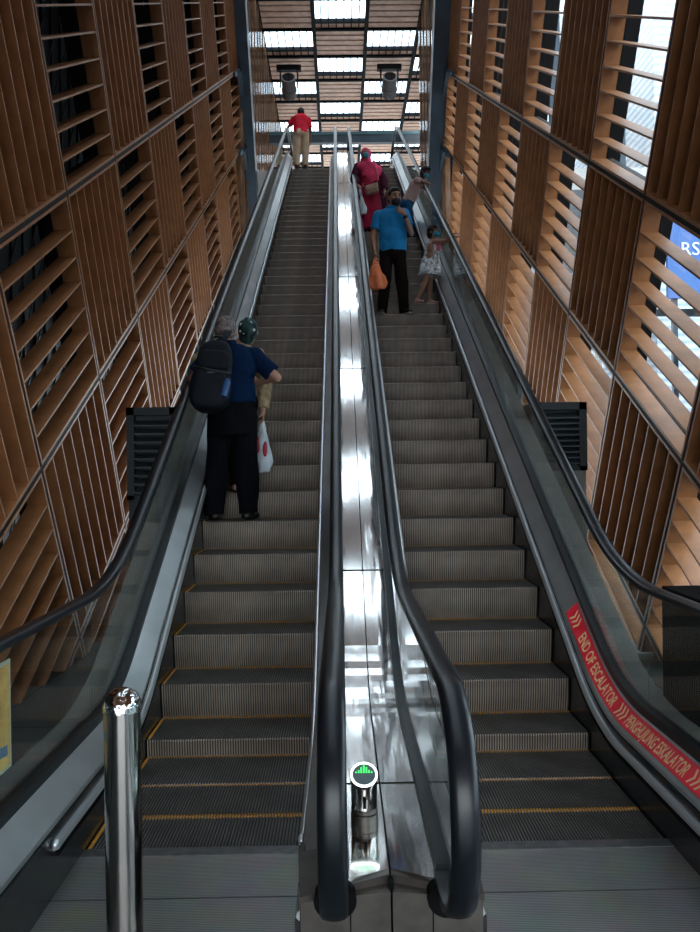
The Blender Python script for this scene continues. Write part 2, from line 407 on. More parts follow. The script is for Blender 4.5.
b = MB(); b.box(XL, 6, 27.72, 27.93, 12.83, 13.1); struct(b.build('trim_5', M['bluesteel']))

# ------------------------------------------------------------ outside, seen through the right facade
b = MB(); b.box(3.9, 60, -30, 80, -.3, -.05); struct(b.build('ground', M['asphalt']))
r = thing('building', 'pale ribbed building outside, beyond the glass at upper right', 'building', (14, 30, 0))
b = MB(); b.box(9.5, 24, 24, 40, 0, 22); b.build('wall', M['bwhite'], r, origin=(14, 30, 0))
b = MB(); b.box(9.2, 24.3, 23.7, 40.3, 22, 22.6); b.build('roof', M['outer'], r, origin=(14,30,0))
b = MB()
for k in range(4): b.box(9.46, 9.5, 26+3.4*k, 28+3.4*k, 6, 8)
b.build('window', M['outer'], r, origin=(14, 30, 0))
r = thing('roof_canopy', 'dark corrugated canopy roof outside, below the blue sign', 'canopy', (7, 13, 0))
b = MB(); b.hexa([(5.2,9,3.3),(13,9,3.3),(13,17.5,4.9),(5.2,17.5,4.9),(5.2,9,3.42),(13,9,3.42),(13,17.5,5.02),(5.2,17.5,5.02)]); b.build('roof_sheet', M['bgrey'], r, origin=(7,13,0))
for x in (5.4, 9):
    for y in (9.3, 17): b = MB(); b.box(x, x+.15, y, y+.15, -.05, 3.35 + (y-9)*.188); b.build('post', M['bluesteel'], r, origin=(7,13,0))
r = thing('sign_board', 'blue sign board with large white letters outside the right wall', 'sign', (9.4, 18.9, 5.6))
b = MB(); b.box(7.75, 11.2, 18.9, 19.0, 5.55, 7.35); b.build('board', M['signb'], r, origin=(9.4,18.9,5.6))
vs, fs = text_mesh('RS', .44, .01); b = MB(); b.add([(8.05+v.x, 18.89-v.z, 6.56+v.y) for v in vs], fs)
b.build('lettering', M['white'], r, origin=(9.4,18.9,5.6))
for x in (7.9, 10.9): b = MB(); b.box(x, x+.12, 19.0, 19.12, -.05, 7.3); b.build('post', M['bluesteel'], r, origin=(9.4,18.9,5.6))

# ------------------------------------------------------------ escalators
SW = .985
def step_mesh():
    b = MB(); N = 66; p = SW/N; dg = .009
    prof = []                                   # across x : (x, depth)
    for k in range(N):
        x = -SW/2 + k*p
        prof += [(x, 0), (x + p*.52, 0), (x + p*.56, dg), (x + p*.96, dg)]
    prof.append((SW/2, 0))
    path = [(.440, 0, 0, 1), (.02, 0, 0, 1), (.006, -.003, -.5, .85), (0, -.014, -1, .2)]   # y, z, normal y, normal z
    for k in range(1, 7):
        a = k/6; path.append((.004 + .040*a*a, -.014 - .236*a, -1, .0))
    nx = len(prof)
    for (y, z, ny, nz) in path:
        for (x, dd) in prof: b.v.append((x, y - ny*dd, z - nz*dd))
    for j in range(len(path)-1):
        for i in range(nx-1):
            b.f.append((j*nx+i, j*nx+i+1, (j+1)*nx+i+1, (j+1)*nx+i))
            gr = (i % 4) in (1, 2, 3); b.mi.append(2 if gr else (0 if j < 2 else 1))
    return b
sm = step_mesh()
STEP = None
def make_steps(root, cx, n_up):
    global STEP
    k0 = 5.13 - 1.6
    for k in range(n_up):
        y = k0 + .4*k; z = zb(y)
        if STEP is None:
            o = bpy.data.objects.new('step', bpy.data.meshes.new('step')); o.data.from_pydata(sm.v, [], sm.f)
            for mm in (M['tread'], M['riser'], M['groove']): o.data.materials.append(mm)
            o.data.polygons.foreach_set('material_index', sm.mi); COL.objects.link(o)
            yl = MB(); yl.box(-SW/2, SW/2, .398, .436, -.006, -.0006); yl.box(-SW/2, -SW/2+.015, .02, .402, -.005, .0008)
            y_o = yl.build('yellow_edge', M['yellow'], o); STEP = (o, y_o)
            ob, ye = o, y_o
        else:
            ob = STEP[0].copy(); COL.objects.link(ob); ye = STEP[1].copy(); COL.objects.link(ye); ye.parent = ob
        ob.parent = root; ob.location = Vector((cx, y, z)) - root.location
RZ = 1.06; NR = .325; NF = 2.10
def rail_path(off=0., R=2.1):
    pts = []
    cyl_, cz = NF + NR, RZ - .012 - NR
    pts.append((cyl_ + .14, cz - NR - off*1))
    for k in range(0, 13):
        a = -pi/2 - pi*k/12; pts.append((cyl_ + (NR+off)*cos(a), cz + (NR+off)*sin(a)))
    for y in yrange(cyl_+.2, YT + 1.3, R): pts.append((y, zb(y, R) + RZ - .012 + off))
    cy2 = YT + 1.5; cz2 = ZT + RZ - .012 - NR
    for k in range(0, 13):
        a = pi/2 - pi*k/12; pts.append((cy2 + (NR+off)*cos(a), cz2 + (NR+off)*sin(a)))
    return pts
def handrail(root, x):
    pts = rail_path(); P = []
    w_, h_ = .040, .016
    base = [(-w_, -.006), (-w_*.98, .004), (-w_*.8, .012), (-w_*.45, h_), (0, h_+.002), (w_*.45, h_), (w_*.8, .012), (w_*.98, .004), (w_, -.006), (w_*.9, -.016), (w_*.5, -.018), (-w_*.5, -.018), (-w_*.9, -.016)]
    R = []
    for i, (y, z) in enumerate(pts):
        a = Vector(pts[max(i-1, 0)]); c = Vector(pts[min(i+1, len(pts)-1)]); d = (c - a).normalized(); n = Vector((-d.y, d.x))
        R.append([(x + px, y + n.x*q, z + n.y*q) for px, q in base])
    b = MB(); b.rings(R); return autosmooth(b.build('handrail', M['rubber'], root), 60)

def escalator(cx, label, inner_sg, ystick=None):
    root = thing('escalator', label, 'escalator', (cx, 3.6, 0))
    make_steps(root, cx, 47)
    for sg in (-1, 1):
        e = cx + sg*.5; gx = cx + sg*.63; inner = (sg == inner_sg)
        S = lambda a: e + sg*a
        ys = yrange(NF+.46, YT+1.2)
        def prof(*p): return [(e + sg*a, v) for a, v in p]
        b = MB(); sweep(b, prof((0, -.45), (.02, -.45), (.02, .26), (0, .26)), ys); b.build('skirt_panel', M['skirt'], root)
        # brush deflector with rounded nose
        yd = yrange(3.22, YT+.4); b = MB(); sweep(b, prof((-.022, .190), (.002, .182), (.002, .224), (-.010, .224), (-.022, .207)), yd)
        b.ell((S(-.012), 3.22, .213), (.015, .025, .021)); autosmooth(b.build('deflector_rail', M['alu'], root), 50)
        b = MB(); sweep(b, prof((-.022, .165), (.0, .165), (.0, .183), (-.022, .180)), yd); b.build('deflector_brush', M['black'], root)
        # inner deck
        yi = ys
        b = MB(); sweep(b, prof((.003, .27), (.02, .25), (.108, .36), (.108, .385), (.10, .385), (.008, .285)), yi); b.build('inner_deck', M['deck'], root)
        b = MB(); sweep(b, prof((.10, .30), (.160, .30), (.160, .43), (.100, .43)), ys); b.build('glass_channel', M['gasket'], root)
        if inner:
            x1 = MIDX - sg*.0035
            b = MB(); yy = yrange(NF+.42, YT+1.2)
            R = []
            for i, y in enumerate(yy):
                R.append([(x, y + (.07 if (i == 0 and k in (1, 2)) else 0), zb(y)+v) for k, (x, v) in enumerate([(e+sg*.158, .375), (x1, .375), (x1, .405), (e+sg*.158, .405)])])
            b.rings(R); b.build('centre_deck', M['mirror'], root)
            b = MB()
            for yj in (3.28, 5.55, 8.6, 11.47, 14.4, 17.4): sweep(b, [(e+sg*.16, .40), (x1, .40), (x1, .4065), (e+sg*.16, .4065)], [yj, yj+.012])
            sweep(b, [(x1-sg*.004, .36), (x1+sg*.0034, .36), (x1+sg*.0034, .395), (x1-sg*.004, .395)], yy)
            b.build('deck_joint', M['black'], root)
            # front casing under the newel
            b = MB(); b.hexa([(S(.022), NF+.40, 0), (x1, NF+.40, 0), (x1, NF+.6, 0), (S(.01), NF+.6, 0), (S(.022), NF+.40, .355), (x1, NF+.40, .375), (x1, NF+.6, .375), (S(.01), NF+.6, .355)])
            b.build('front_casing', M['frontsteel'], root)
            b = MB(); yf = NF+.385
            b.hexa([(S(.02), yf, .352), (x1, yf+.075, .372), (x1, yf+.30, .372), (S(.0), yf+.3, .352), (S(.02), yf, .372), (x1, yf+.075, .402), (x1, yf+.30, .402), (S(.0), yf+.3, .372)])
            b.build('deck_nose', M['frontsteel'], root)
            b = MB(); b.frus((gx, NF+.375, .36), (gx, NF+.43, .36), (.066, .055), (.066, .055), 20); b.build('rail_inlet', M['black'], root)
            b = MB(); xs = S(.055)
            for zz in (.24, .20): b.frus((xs, NF+.392, zz), (xs, NF+.41, zz), .008, .008, 10)
            b.box(gx + sg*.045, gx+sg*.049, NF+.398, NF+.41, 0, .33)
            b.build('screw', M['black'], root)
            b = MB(); b.hexa([(S(.018), NF+.42, 0), (S(.03), NF+.42, 0), (S(.02), NF+.8, 0), (S(0), NF+.8, 0), (S(.018), NF+.42, .35), (S(.02), NF+.42, .35), (S(.02), NF+.8, .35), (S(0), NF+.8, .35)])
            b.build('side_panel', M['skirt'], root)
        else:
            b = MB(); sweep(b, prof((.156, .34), (.33, .34), (.33, .37), (.156, .37)), ys); b.build('outer_deck', M['concrete'], root)
            b = MB(); R = [[(e+sg*.31, y, max(0, zb(y) - .75)), (e+sg*.33, y, max(0, zb(y)-.75)), (e+sg*.33, y, zb(y)+.345), (e+sg*.31, y, zb(y)+.345)] for y in ys]
            b.rings(R); b.build('side_cladding', M['skirt'], root)
            b = MB(); b.box(min(e, S(.33)), max(e, S(.33)), NF+.40, NF+.46, 0, .37); b.build('front_casing', M['frontsteel'], root)
        # glass panes, each its own part
        lims = [NF+.02, 4.15] + [4.15 + 1.75*k for k in range(1, 10)] + [YT+1.3]
        for a, c_ in zip(lims[:-1], lims[1:]):
            yy = [y for y in yrange(a+.003, c_-.003, 2.1)] ; topv, botv = RZ-.035, .42
            if a < 3:
                poly = [(4.147, zb(4.147)+botv)] + [(2.62, botv)]
                cy_, cz = NF+NR, RZ-.012-NR
                for k in range(0, 11):
                    an = -pi/2 - pi*k/10; poly.append((cy_ + (NR-.022)*cos(an), max(cz + (NR-.022)*sin(an), .40)))
                poly += [(y, zb(y, 2.1)+topv) for y in yy if y > 2.7]
            else:
                poly = [(y, zb(y, 2.1)+topv) for y in yy] + [(y, zb(y)+botv) for y in yy[::-1]]
            b = MB(); b.rings([[(gx-.005, y, z) for y, z in poly], [(gx+.005, y, z) for y, z in poly]]); b.build('glass_pane', M['glass'], root)
        handrail(root, gx)
        # top newel post line : steel fascia under the upper rail
    # comb and landing plates
    b = MB(); b.box(cx-.5, cx+.5, 3.19, 3.60, -.03, .004); b.build('comb_plate', M['comb'], root)
    b = MB()
    for k in range(46): x = cx - .49 + k*.98/46; b.hexa([(x,3.60,-.02),(x+.011,3.60,-.02),(x+.009,3.635,-.02),(x+.002,3.635,-.02),(x,3.60,.005),(x+.011,3.60,.005),(x+.009,3.635,-.004),(x+.002,3.635,-.004)])
    b.box(cx-.5, cx+.5, 3.535, 3.605, -.01, .008); b.build('comb', M['combd'], root)
    b = MB(); b.box(cx-.5, cx+.5, 1.6, 3.18, -.03, .004); b.build('landing_plate', M['comb'], root)
    b = MB(); b.box(cx-.5, cx+.5, YT+.35, YT+1.4, ZT-.05, ZT+.004); b.build('upper_landing_plate', M['comb'], root)
    b = MB(); sweep(b, [(cx-.49, -.42), (cx+.49, -.42), (cx+.49, -.40), (cx-.49, -.40)], [y for y in yrange(4.4, YT)]); b.build('truss_floor', M['black'], root)
    return root
escalator(LC, 'left escalator going up, carrying the man with a backpack', 1)
escalator(RC, 'right escalator coming down, with the family and red end-of-escalator sticker', -1)

# red sticker on the outer inner-deck of the right escalator
e = RC + .5
T_ = 1.5*tan(pi/12)
def arc_pts(y_hi, y_lo, n=400):
    out = []; L = 0; prev = None
    for i in range(n+1):
        y = y_hi + (y_lo - y_hi)*i/n; z = zb(y)
        if prev: L += sqrt((y-prev[0])**2 + (z-prev[1])**2)
        out.append((L, y, z)); prev = (y, z)
    return out
AP = arc_pts(5.27, 2.5)
def at_len(L):
    if L <= 0: return AP[0][1], AP[0][2]
    for a, c_ in zip(AP, AP[1:]):
        if c_[0] >= L: k = (L - a[0])/(c_[0]-a[0]); return a[1]+(c_[1]-a[1])*k, a[2]+(c_[2]-a[2])*k
    return AP[-1][1], AP[-1][2]
def on_deck(u, v, lift):
    "u along the way down, v 0..1 from the steps outward"
    y, z = at_len(u); x = e + .020 + .072*v; vv = .302 + (.372-.302)*v
    return (x - lift*.6, y, z + vv + lift)
stk = thing('floor_sticker', 'red curved end-of-escalator sticker with cream letters on the right balustrade deck', 'sticker', (1.5, 4.2, .4))
b = MB(); R = []; n = 60; LT = AP[-1][0]
for i in range(n+1):
    u = LT*i/n; R.append([on_deck(u, 0, .004), on_deck(u, 1, .004), on_deck(u, 1, .0055), on_deck(u, 0, .0055)])
b.rings(R); b.build('red_film', M['red'], stk, origin=stk.location)
b = MB()
def put_text(s, u0, length):
    vs, fs = text_mesh(s, 1, 0); x1 = max(v.x for v in vs); y1 = max(v.y for v in vs)
    b.add([on_deck(u0 + v.x/x1*length, .16 + .66*v.y/y1, .0065) for v in vs], fs)
def chev(u0):
    for k in range(3):
        u = u0 + k*.040
        q = lambda a, v: on_deck(u + a, v, .0065)
        b.add([q(0,.12), q(.016,.12), q(.040,.5), q(.024,.5)], [(0,1,2,3)]); b.add([q(.024,.5), q(.040,.5), q(.016,.88), q(0,.88)], [(0,1,2,3)])
chev(.06); put_text('END OF ESCALATOR', .26, .66); chev(.97); put_text('PENGHUJUNG ESKALATOR', 1.115, .74); chev(1.89); put_text('END OF ESCALATOR', 2.06, .5)
b.build('lettering', M['cream'], stk, origin=stk.location)

# yellow sign on the left balustrade
r = thing('notice_sign', 'yellow and blue notice sign behind the left glass, cut by the frame', 'sign', (-1.325, 2.95, .5))
b = MB(); b.box(-1.312, -1.306, 2.62, 3.17, .545, .965); b.build('board', M['signedge'], r, origin=r.location)
b = MB(); b.box(-1.3059, -1.3048, 2.63, 3.155, .56, .95); b.build('yellow_print', M['signyel'], r, origin=r.location)
b = MB(); b.hexa([(-1.3047, 2.64, .66), (-1.304, 2.64, .66), (-1.304, 3.13, .60), (-1.3047, 3.13, .60), (-1.3047, 2.64, .70), (-1.304, 2.64, .70), (-1.304, 3.13, .64), (-1.3047, 3.13, .64)])
b.build('blue_stripe', M['signblue'], r, origin=r.location)
b = MB()
for k in range(5): z = .90 - k*.045; b.box(-1.3047, -1.3042, 2.70, 3.03 + .015*(k % 3), z, z+.012)
b.build('print_lines', M['signgrey'], r, origin=r.location)
# black cabinet beyond right glass
r = thing('control_cabinet', 'black upright cabinet behind the right glass at the frame edge', 'cabinet', (2.05, 3.9, 0))
b = MB(); b.box(1.80, 2.3, 3.3, 4.53, 0, 1.0); b.build('body', M['black'], r, origin=r.location)
b = MB(); b.box(1.85, 2.25, 3.285, 3.3, .06, .95); b.build('door', M['louvre'], r, origin=r.location)

# bollard
r = thing('bollard', 'polished steel bollard with domed top standing on the left landing', 'bollard', (-.715, 2.6, 0))
b = MB(); b.frus((-.715, 2.6, 0), (-.715, 2.6, .93), .058, .058, 40); autosmooth(b.build('post', M['chrome'], r, origin=r.location))
R = []; b = MB()
for k in range(0, 10):
    a = pi/2*k/10; R.append([(-.715 + .061*cos(a)*cos(t*pi/20), 2.6 + .061*cos(a)*sin(t*pi/20), .94 + .058*sin(a)) for t in range(40)])
R = [[(-.715 + .061*cos(t*pi/20), 2.6 + .061*sin(t*pi/20), .925) for t in range(40)]] + R
b.rings(R); autosmooth(b.build('dome_cap', mat('dome_chrome', (.8, .8, .8), .08, 1., .5, 0, 1, .5, 30), r, origin=r.location))
b = MB(); b.frus((-.715, 2.6, 0), (-.715, 2.6, .015), .10, .095, 30); b.build('base_flange', M['frontsteel'], r, origin=r.location)

# direction indicator on the centre deck
ix, iy, iz = .068, 2.95, .405
r = thing('direction_indicator', 'small steel direction indicator post with green lit arrow between the handrails', 'indicator', (ix, iy, iz))
b = MB(); b.frus((ix, iy, iz), (ix, iy, iz+.03), .050, .050, 32); b.frus((ix, iy, iz+.033), (ix, iy, iz+.05), .0485, .0485, 32)
autosmooth(b.build('base_ring', M['frontsteel'], r, origin=r.location))
ax = Vector((0, -cos(radians(52)), sin(radians(52)))); c0 = Vector((ix, iy-.005, iz+.165))
b = MB(); nseg = 32; R = [[Vector((ix + .047*cos(2*pi*k/nseg), iy + .047*sin(2*pi*k/nseg), iz+.05)) for k in range(nseg)]]
bx_ = Vector((1,0,0)); by_ = ax.cross(bx_)*-1
if by_.y < 0: by_ = -by_
for s_ in (.0, 1.):
    cc = c0 - ax*(.02*(1-s_)); R.append([cc + bx_*.049*cos(2*pi*k/nseg) + by_*.049*sin(2*pi*k/nseg) for k in range(nseg)])
b.rings(R); autosmooth(b.build('post', M['chrome'], r, origin=r.location), 50)
b = MB(); cc = c0 + ax*.001
R = []
for rr, hh in ((.0495, 0), (.0495, .004), (.043, .005), (.043, 0)): R.append([cc + ax*hh + bx_*rr*cos(2*pi*k/nseg) + by_*rr*sin(2*pi*k/nseg) for k in range(nseg)])
b.rings(R + [R[0]], caps=False); b.build('light_ring', M['led'], r, origin=r.location)
b = MB(); b.frus(cc, cc+ax*.003, .0425, .0425, 32); b.build('dial', M['dial'], r, origin=r.location)
b = MB()
for i, (xx, h) in enumerate([(-3, 1), (-2, 2), (-1, 4), (0, 6), (1, 4), (2, 2), (3, 1)]):
    for j in range(h):
        p = cc + ax*.0035 + bx_*(xx*.0095) + by_*(.008 + j*.0058); b.frus(p, p+ax*.0015, .0026, .0026, 8)
b.build('arrow_lights', M['green'], r, origin=r.location)
b = MB(); b.box(ix-.006, ix+.006, iy-.050, iy-.046, iz+.06, iz+.10); b.build('slot', M['black'], r, origin=r.location)

# louvred vent boxes beside the escalators
def vent_box(x0, x1, Y, z0, z1, label):
    r = thing('vent_box', label, 'vent', ((x0+x1)/2, Y, 0))
    b = MB(); fw = .07; D = .45
    b.box(x0, x0+fw, Y, Y+D, z0, z1); b.box(x1-fw, x1, Y, Y+D, z0, z1); b.box(x0, x1, Y, Y+D, z1-fw, z1); b.box(x0, x1, Y, Y+D, z0, z0+fw*.6); b.box(x0, x1, Y+.1, Y+D, z0, z1)
    b.build('housing', M['louvre'], r, origin=r.location)
    b = MB(); n = 9
    for k in range(n):
        z = z0 + .06 + k*(z1-z0-.16)/n
        b.hexa([(x0+fw, Y+.005, z), (x1-fw, Y+.005, z), (x1-fw, Y+.09, z+.05), (x0+fw, Y+.09, z+.05), (x0+fw, Y+.005, z+.012), (x1-fw, Y+.005, z+.012), (x1-fw, Y+.09, z+.062), (x0+fw, Y+.09, z+.062)])
    b.build('louvre_blades', mat('blade', (.05, .065, .07), .4, .3), r, origin=r.location)
    b = MB(); b.box(x0+.01, x1-.01, Y+.02, Y+D, 0, z0); b.build('pedestal', M['concrete'] if x0 > 0 else M['louvre'], r, origin=r.location)
vent_box(-1.99, -1.52, 7.5, 1.41, 2.27, 'dark louvred vent box between the left escalator and the left wall')
vent_box(1.80, 2.30, 7.5, 1.63, 2.27, 'dark louvred vent box on a grey pedestal, beside the right escalator')

# spotlights under the ceiling
for sx, lab in ((-1.62, 'left'), (1.84, 'right')):
    r = thing('ceiling_spotlight', f'{lab} grey cylindrical spotlight with dark lens hanging under the slatted ceiling', 'spotlight', (sx, 27.8, ZC-.14))
    o = r.location
    b = MB(); b.box(sx-.42, sx+.42, 27.7, 27.9, ZC-.32, ZC-.14); b.box(sx-.32, sx-.27, 27.75, 27.85, ZC-.9, ZC-.3); b.box(sx+.27, sx+.32, 27.75, 27.85, ZC-.9, ZC-.3); b.build('bracket', M['darkframe'], r, origin=o)
    p0 = Vector((sx, 27.35, ZC-.75)); p1 = Vector((sx, 28.0, ZC-1.10))
    b = MB(); b.frus(p0, p1, .24, .24, 28); b.frus(p0+(p1-p0)*.62, p0+(p1-p0)*.72, .27, .27, 28); autosmooth(b.build('body', M['spot'], r, origin=o))
    d = (p0-p1).normalized(); b = MB(); b.frus(p0-d*.01, p0+d*.03, .19, .19, 28); b.build('lens', M['lens'], r, origin=o)
#PEOPLE
# ------------------------------------------------------------ people
V = Vector
def blob(name, mb, mt, parent, vox=.008, it=4, disp=0., dsc=9., fac=.5):
    me = bpy.data.meshes.new('tmp'); me.from_pydata([tuple(p) for p in mb.v], [], mb.f)
    bm = bmesh.new(); bm.from_mesh(me); bmesh.ops.recalc_face_normals(bm, faces=bm.faces); bm.to_mesh(me); bm.free()
    o = bpy.data.objects.new('tmp', me); COL.objects.link(o)
    md = o.modifiers.new('r', 'REMESH'); md.mode = 'VOXEL'; md.voxel_size = vox; md.adaptivity = 0
    if it: ms = o.modifiers.new('s', 'SMOOTH'); ms.factor = fac; ms.iterations = it
    bpy.context.view_layer.update()
    out = bpy.data.meshes.new_from_object(o.evaluated_get(bpy.context.evaluated_depsgraph_get()))
    bpy.data.objects.remove(o); bpy.data.meshes.remove(me)
    out.name = name; out.materials.clear(); out.materials.append(mt)
    loc = parent.location if parent else V((0,0,0))
    n = len(out.vertices); cc = [0.0]*3*n; nn = [0.0]*3*n; out.vertices.foreach_get('co', cc); out.vertex_normals.foreach_get('vector', nn)
    for i in range(0, 3*n, 3):
        x, y, z = cc[i:i+3]
        k = disp*1.6*noise.noise((x*dsc, y*dsc, z*dsc*.45)) if disp else 0
        cc[i] = x + nn[i]*k - loc.x; cc[i+1] = y + nn[i+1]*k - loc.y; cc[i+2] = z + nn[i+2]*k - loc.z
    out.vertices.foreach_set('co', cc); out.update()
    out.shade_smooth()
    ob = bpy.data.objects.new(name, out); COL.objects.link(ob)
    if parent: ob.parent = parent
    else: ob.location = loc
    return ob

def frame3(a, b_):
    "matrix with columns lateral, forward, up from up a and approximate forward b"
    a = V(a).normalized(); f = (V(b_) - a*V(b_).dot(a)).normalized(); l = f.cross(a); return Matrix((l, f, a)).transposed()

def hand(mb, w_, d, nrm, thumb, s=1., curl=.5):
    "wrist, finger direction, the way the palm faces, thumb side (a vector)"
    w_ = V(w_); d = V(d).normalized(); nrm = V(nrm); nrm = (nrm - d*nrm.dot(d)).normalized(); lat = d.cross(nrm)
    if lat.dot(V(thumb)) < 0: lat = -lat
    Mx = Matrix((lat, nrm, d)).transposed()
    mb.ell(w_ + d*.048*s, (.040*s, .0145*s, .052*s), Mx, .8, 10); mb.cap(w_ - d*.02*s, w_ + d*.02*s, .025*s, .024*s)
    for off, L in ((.030, .068), (.010, .078), (-.011, .072), (-.031, .056)):
        p = w_ + d*.086*s + lat*off*s; dd = (d + lat*off*1.5).normalized(); r = .0092*s; a = curl*.45
        mb.cap(w_ + d*.05*s + lat*off*.8*s, p, r, r)
        for k in range(3):
            c_, s_ = cos(a), sin(a); q = p + (dd*c_ + nrm*s_) * L*s*(.42, .32, .26)[k]; mb.cap(p, q, r, r*.92); p = q; r *= .92; a += curl*.62
    p = w_ + d*.022*s + lat*.028*s; dd = (lat*.75 + d*.75 + nrm*.25*(1+curl)).normalized(); q = p + dd*.040*s
    mb.cap(p, q, .0125*s, .0105*s); mb.cap(q, q + (dd*.5 + d*.7 + nrm*curl*.5).normalized()*.030*s, .0105*s, .0085*s)

def headgeo(mb, c, Mh, s=1.):
    s *= 1.1
    T = lambda x, y, z: c + Mh @ V((x*s, y*s, z*s))
    mb.ell(T(0, -.008, .015), (.076*s, .096*s, .100*s), Mh, 1, 14)          # skull
    mb.ell(T(0, .022, -.048), (.056*s, .064*s, .066*s), Mh, 1, 12)          # jaw
    mb.ell(T(0, .060, -.088), (.026*s, .024*s, .020*s), Mh, 1, 8)           # chin
    mb.cap(T(0, .088, .012), T(0, .108, -.026), .009*s, .013*s)             # nose
    for k in (-1, 1):
        mb.ell(T(.078*k, -.004, -.008), (.010*s, .020*s, .031*s), Mh, 1, 8) # ears
        mb.ell(T(.036*k, .070, -.028), (.022*s, .02*s, .02*s), Mh, 1, 8)    # cheeks
        mb.cap(T(.016*k, .086, .030), T(.050*k, .070, .030), .010*s, .009*s)
    mb.cap(T(-.018, .084, -.060), T(.018, .084, -.060), .009*s, .009*s)     # lips

def faceparts(root, c, Mh, s=1., eyes=True, hair=None, hairkind='short'):
    s *= 1.1
    T = lambda x, y, z: c + Mh @ V((x*s, y*s, z*s))
    if eyes:
        for k in (-1, 1):
            b = MB(); b.ell(T(.030*k, .083, .008), (.014*s, .006*s, .0075*s), Mh, 1, 8); b.build('eye', M['eye'], root, True, origin=root.location)
            b = MB(); b.tube([T(.014*k, .096, .030), T(.032*k, .095, .036), T(.052*k, .080, .028)], .0045*s, 8); b.build('eyebrow', M['blackhair'], root, True, origin=root.location)
    if hair:
        b = MB()
        b.ell(T(0, -.020, .030), (.084*s, .096*s, .094*s), Mh, 1, 14); b.ell(T(0, -.040, -.004), (.080*s, .072*s, .080*s), Mh, 1, 12)
        b.ell(T(0, .040, .085), (.060*s, .045*s, .030*s), Mh, 1, 10)
        if hairkind == 'bob':
            b.ell(T(0, -.04, -.03), (.088*s, .075*s, .085*s), Mh); b.ell(T(0, .055, .068), (.062*s, .036*s, .028*s), Mh)
        blob('hair', b, hair, root, .007*s, 2, .004, 60)

def body(root, J, s=1., skin='skin', Fd=(0,-1,0), headF=None, headU=(0,0,1), vox=.008, toe=None, bulk=1., **kw):
    B = root.location; g = lambda k: B + V(J[k]); F = V(Fd).normalized()
    spine = (g('neck') - g('pel')).normalized(); Mt = frame3(spine, F)
    mb = MB()
    mb.ell(g('pel'), (.150*s*bulk, .105*s*bulk, .125*s), Mt); ch = g('pel').lerp(g('neck'), .68); ab = g('pel').lerp(g('neck'), .36)
    mb.ell(ab, (.132*s*bulk, .100*s*bulk, .16*s), Mt); mb.ell(ch, (.160*s, .105*s, .165*s), Mt)
    hd = g('head'); hu = V(headU).normalized(); hf = V(headF if headF else Fd); Mh = frame3(hu, hf)
    mb.cap(g('neck') - spine*.02*s, hd - hu*.05*s - (Mh @ V((0,1,0)))*.012*s, .056*s, .050*s)
    for sd in 'LR':
        mb.cap(g('neck') - spine*.05*s, g('sh'+sd), .055*s, .050*s)
        mb.chain([g('sh'+sd), g('el'+sd), g('wr'+sd)], [.048*s, .039*s, .027*s])
        fo = g('el'+sd).lerp(g('wr'+sd), .25); mb.ell(fo, (.040*s,)*3, n=8)
        mb.chain([g('hip'+sd), g('kn'+sd), g('an'+sd)], [.078*s, .053*s, .037*s])
        cf = g('kn'+sd).lerp(g('an'+sd), .28) - F*.012*s; mb.ell(cf, (.050*s, .05*s, .09*s), n=8)
        t = V((toe or {}).get(sd, Fd)).normalized(); a = g('an'+sd); fz = B.z + J.get('fz'+sd, 0)
        p = V((a.x, a.y, fz + .030*s)); mb.cap(a, p + V((0,0,.012*s)), .036*s, .032*s); mb.cap(p - t*.020*s, p + t*.05*s, .026*s, .026*s); mb.ell(p + t*.10*s - V((0,0,.005*s)), (.036*s, .05*s, .022*s), frame3((0,0,1), t))
        hd_ = J['hand'+sd]; hand(mb, g('wr'+sd), hd_[0], hd_[1], hd_[2], s, hd_[3])
    headgeo(mb, hd, Mh, s)
    o = blob('body', mb, M[skin], root, vox, 2, 0, fac=.4)
    return hd, Mh, Mt, spine

def shoes(root, J, s, mt, Fd, toe=None, sole=None):
    B = root.location
    for sd in 'LR':
        t = V((toe or {}).get(sd, Fd)).normalized(); a = B + V(J['an'+sd]); fz = B.z + J.get('fz'+sd, 0); Mx = frame3((0,0,1), t)
        p = V((a.x, a.y, fz)); mb = MB()
        mb.cap(p + V((0,0,.085*s)), p + V((0,0,.05*s)), .047*s, .048*s); mb.ell(p + t*.02*s + V((0,0,.045*s)), (.047*s, .085*s, .043*s), Mx); mb.ell(p + t*.10*s + V((0,0,.034*s)), (.049*s, .080*s, .034*s), Mx); mb.ell(p - t*.045*s + V((0,0,.035*s)), (.044*s, .045*s, .035*s), Mx)
        blob('shoe', mb, mt, root, .008*s, 2)
        if sole:
            mb = MB(); mb.ell(p + t*.055*s + V((0,0,.012*s)), (.050*s, .135*s, .0125*s), Mx, .7); mb.build('shoe_sole', sole, root, True, origin=B)

def trousers(root, J, s, mt, Mt, rt=(.11, .09, .075), waist=(.17, .125), top=.12, hem=.07, disp=.010, name='trousers'):
    B = root.location; g = lambda k: B + V(J[k]); mb = MB(); upv = Mt @ V((0,0,1)); latv = Mt @ V((1,0,0))
    mb.frus(g('pel') - upv*.10*s, g('pel') + upv*top*s, (waist[0]*1.06*s, waist[1]*1.05*s), (waist[0]*s, waist[1]*s), 24, latv)
    mb.ell(g('pel') - upv*.06*s, (waist[0]*1.05*s, waist[1]*1.08*s, .12*s), Mt)
    for sd in 'LR':
        a, k, h = g('an'+sd), g('kn'+sd), g('hip'+sd); e_ = a + V((0, 0, (hem-.08)*s))
        mb.cap(h, k, rt[0]*s, rt[1]*s); mb.frus(k, e_, rt[1]*s, rt[2]*s, 20)
    return blob(name, mb, mt, root, .009*max(s, .8), 3, disp*s, 9)

